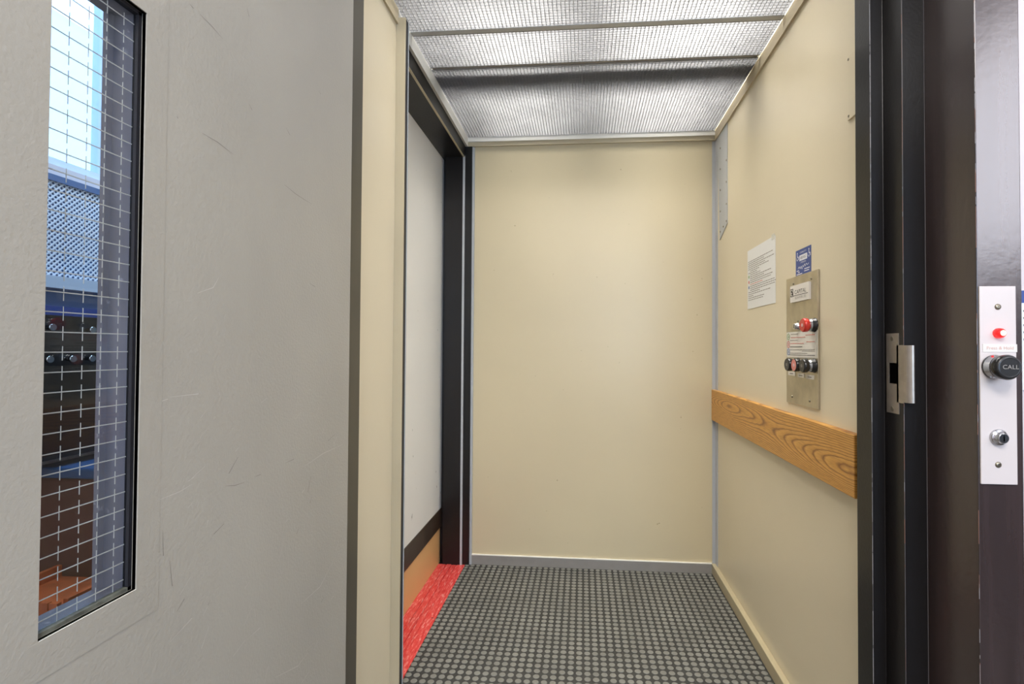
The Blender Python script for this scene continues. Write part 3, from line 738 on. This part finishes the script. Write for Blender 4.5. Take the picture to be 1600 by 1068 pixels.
b.box(1.62, 1.72, -0.85, 0.09, 1.25, 1.36, 'lobby_wall'); b.box(1.62, 1.72, -0.85, 0.09, 2.33, 2.5, 'lobby_wall'); b.box(1.62, 1.72, -2.3, 0.91, 0.0, 1.25, 'dark_frame')
b.build('wall_lobby_right', kind='structure')
w = struct('added_window_3', (1.67, -0.38, 1.36))  # unseen window added around the light that the post reflects
b = MB(); b.box(1.65, 1.70, -0.85, -0.81, 1.36, 2.33, 'pale_blue').box(1.65, 1.70, 0.05, 0.09, 1.36, 2.33, 'pale_blue').box(1.65, 1.70, -0.81, 0.05, 1.36, 1.40, 'pale_blue').box(1.65, 1.70, -0.81, 0.05, 2.29, 2.33, 'pale_blue')
b.build('window_frame', w)
MB().box(1.673, 1.677, -0.81, 0.05, 1.40, 2.29, 'glass').build('window_pane', w)
b = MB(); b.box(-1.5, 0.3, -2.3, -2.2, 0.0, 2.5, 'lobby_wall'); b.box(1.5, 1.62, -2.3, -2.2, 0.0, 2.5, 'lobby_wall'); b.box(0.3, 1.5, -2.3, -2.2, 0.0, 0.6, 'lobby_wall'); b.box(0.3, 1.5, -2.3, -2.2, 2.3, 2.5, 'lobby_wall')
b.build('wall_lobby_rear', kind='structure')
MB().box(-1.5, -0.9, 3.0, 3.1, 0.0, 2.5, 'lobby_wall').build('wall_stair_end', kind='structure')
b = MB(); wy0, wy1, wz0, wz1 = 0.95, 2.55, 1.56, 2.40
b.box(-1.62, -1.5, -2.3, wy0, 0.0, 2.5, 'lobby_wall'); b.box(-1.62, -1.5, wy1, 3.1, 0.0, 2.5, 'lobby_wall')
b.box(-1.62, -1.5, wy0, wy1, 0.0, wz0, 'lobby_wall'); b.box(-1.62, -1.5, wy0, wy1, wz1, 2.5, 'lobby_wall')
b.build('wall_lobby_left', kind='structure')
w = struct('window_1', (-1.56, 1.75, wz0), 'bright window seen through the wired glass of the grey door')
b = MB()
for y in (wy0, 1.485, 2.02, wy1 - 0.04): b.box(-1.58, -1.53, y, y + 0.04, wz0, wz1, 'pale_blue')
b.box(-1.58, -1.53, wy0, wy1, wz0, wz0 + 0.03, 'pale_blue'); b.box(-1.58, -1.53, wy0, wy1, wz1 - 0.04, wz1, 'pale_blue')
b.build('window_frame', w)
MB().box(-1.558, -1.554, wy0 + 0.02, wy1 - 0.02, wz0 + 0.02, wz1 - 0.02, 'glass').build('window_pane', w)
w = struct('added_window_2', (0.9, -2.25, 0.6))  # unseen window added for the cool light from behind
b = MB(); b.box(0.3, 0.35, -2.28, -2.22, 0.6, 2.3, 'pale_blue').box(1.45, 1.5, -2.28, -2.22, 0.6, 2.3, 'pale_blue').box(0.35, 1.45, -2.28, -2.22, 0.6, 0.65, 'pale_blue').box(0.35, 1.45, -2.28, -2.22, 2.25, 2.3, 'pale_blue').box(0.88, 0.92, -2.28, -2.22, 0.65, 2.25, 'pale_blue')
b.build('window_frame', w)
MB().box(0.35, 1.45, -2.252, -2.248, 0.65, 2.25, 'glass').build('window_pane', w)
# lobby ceiling lamp, added out of view to house a fill light
t = thing('added_ceiling_lamp', (0.05, -0.75, 2.47), 'added square lobby ceiling lamp, out of view behind the viewer', 'ceiling light')
MB().box(-0.42, 0.52, -1.22, -0.28, 2.455, 2.5, 'lobby_ceiling').build('housing', t, bevel=0.004)

# mesh guard, rail, cabinet and boxes behind the open door
t = thing('mesh_guard', (-1.48, 1.5, 1.24), 'pale diagonal mesh guard below the bright window seen through the door glass', 'mesh guard')
gy0, gy1, g0, g1 = 1.16, 1.66, 1.240, 1.505
MB().box(-1.5, -1.492, gy0, gy1, g0, g1, 'mesh_back').build('backing', t)
b = MB(); p = 0.0150; k = gy0 - (g1 - g0)
def clipd(y, z, s):
    pass
H_ = g1 - g0
n = int((gy1 - gy0 + H_) / p)
for s in (-1, 1):
    for i in range(n + 1):
        c0 = gy0 - H_ + i * p if s == 1 else gy0 + i * p
        ts, te = 0.0, H_
        if s == 1: ts = max(ts, gy0 - c0); te = min(te, gy1 - c0)
        else: ts = max(ts, c0 - gy1); te = min(te, c0 - gy0)
        if te - ts < 0.003: continue
        ya, yb = c0 + s * ts, c0 + s * te; za, zb = g0 + ts, g0 + te; ww = 0.0028; xo = -1.478 + (0.002 if s == 1 else 0)
        b.prism([(ya - ww, za), (ya + ww, za), (yb + ww, zb), (yb - ww, zb)], 'x', xo, xo + 0.002, 'mesh_white')
b.build('mesh', t)
MB().box(-1.5, -1.470, gy0, gy1, g1, g1 + 0.018, 'rail_blue').build('top_rail', t)
t2 = thing('window_ledge', (-1.46, 1.45, 1.13), 'blue and grey banded ledge under the mesh guard seen through the door glass', 'ledge')
MB().box(-1.5, -1.445, 1.10, 1.75, 1.205, 1.238, 'pale_blue').build('ledge_board', t2)
MB().box(-1.5, -1.462, 1.10, 1.75, 1.155, 1.205, 'rail_blue').build('recess', t2)
MB().box(-1.5, -1.448, 1.10, 1.75, 1.130, 1.155, 'sign_blue').build('lower_rail', t2)
t = thing('dark_cabinet', (-1.45, 1.45, 0.74), 'black wall cabinet under the ledge seen through the door glass', 'cabinet')
MB().box(-1.499, -1.420, 1.14, 1.75, 0.740, 1.128, 'cab_black').build('body', t)
for y, z in ((1.225, 1.095), (1.335, 1.092), (1.22, 1.01), (1.28, 1.01), (1.335, 1.01)): MB().lathe((-1.42, y, z), (1, 0, 0), [(0, .006), (.012, .006), (.014, .009), (.02, .009)], 'chrome', 12).build('knob', t)  # knobs made up to put bright glints on the dark cabinet
t = thing('storage_bench', (-1.25, 1.38, 0), 'red-brown bench with a blue lid seen low through the door glass', 'bench')
MB().box(-1.498, -1.10, 1.272, 1.60, 0.30, 0.685, 'red_brown').build('body', t, bevel=0.01)
MB().box(-1.498, -1.09, 1.262, 1.60, 0.685, 0.715, 'deep_blue').build('lid', t, bevel=0.006)
MB().lathe((-1.20, 1.272, 0.56), (0, -1, 0), [(0, .035), (.006, .035), (.010, .028)], 'cab_black', 24).build('vent_cap', t)
for x in (-1.47, -1.12):
    for y in (1.29, 1.58): MB().box(x - .015, x + .015, y - .015, y + .015, 0, 0.30, 'cab_black').build('leg', t)
t = thing('slatted_crate', (-1.28, 1.10, 0), 'orange stained wooden slatted crate seen at the bottom of the door glass', 'crate')
for i in range(9): MB().box(-1.40 + i * 0.024, -1.40 + i * 0.024 + 0.020, 1.060, 1.070, 0.02, 0.46, 'orange_wood').build('slat', t)
b = MB(); b.box(-1.40, -1.188, 1.070, 1.085, 0.05, 0.10, 'orange_wood'); b.box(-1.40, -1.188, 1.070, 1.085, 0.38, 0.43, 'orange_wood'); b.box(-1.40, -1.388, 1.085, 1.25, 0.0, 0.46, 'orange_wood'); b.box(-1.20, -1.188, 1.085, 1.25, 0.0, 0.46, 'orange_wood'); b.box(-1.388, -1.20, 1.085, 1.25, 0.40, 0.43, 'orange_wood')
b.build('frame', t)
# wall notice to the right of the call post
b = MB(); b.box(0.7372, 0.90, 0.9080, 0.9097, 0.98, 1.148, 'paper'); b.box(0.7372, 0.90, 0.9076, 0.9080, 1.1270, 1.148, 'sign_blue')
for z in (1.112, 1.100, 1.088, 1.076, 1.064): b.box(0.7395, 0.89, 0.9077, 0.9080, z, z + 0.003, 'ink')
o = b.build('wall_notice'); tag(o, 'white notice with a blue top band on the pale wall right of the brown post', 'notice')
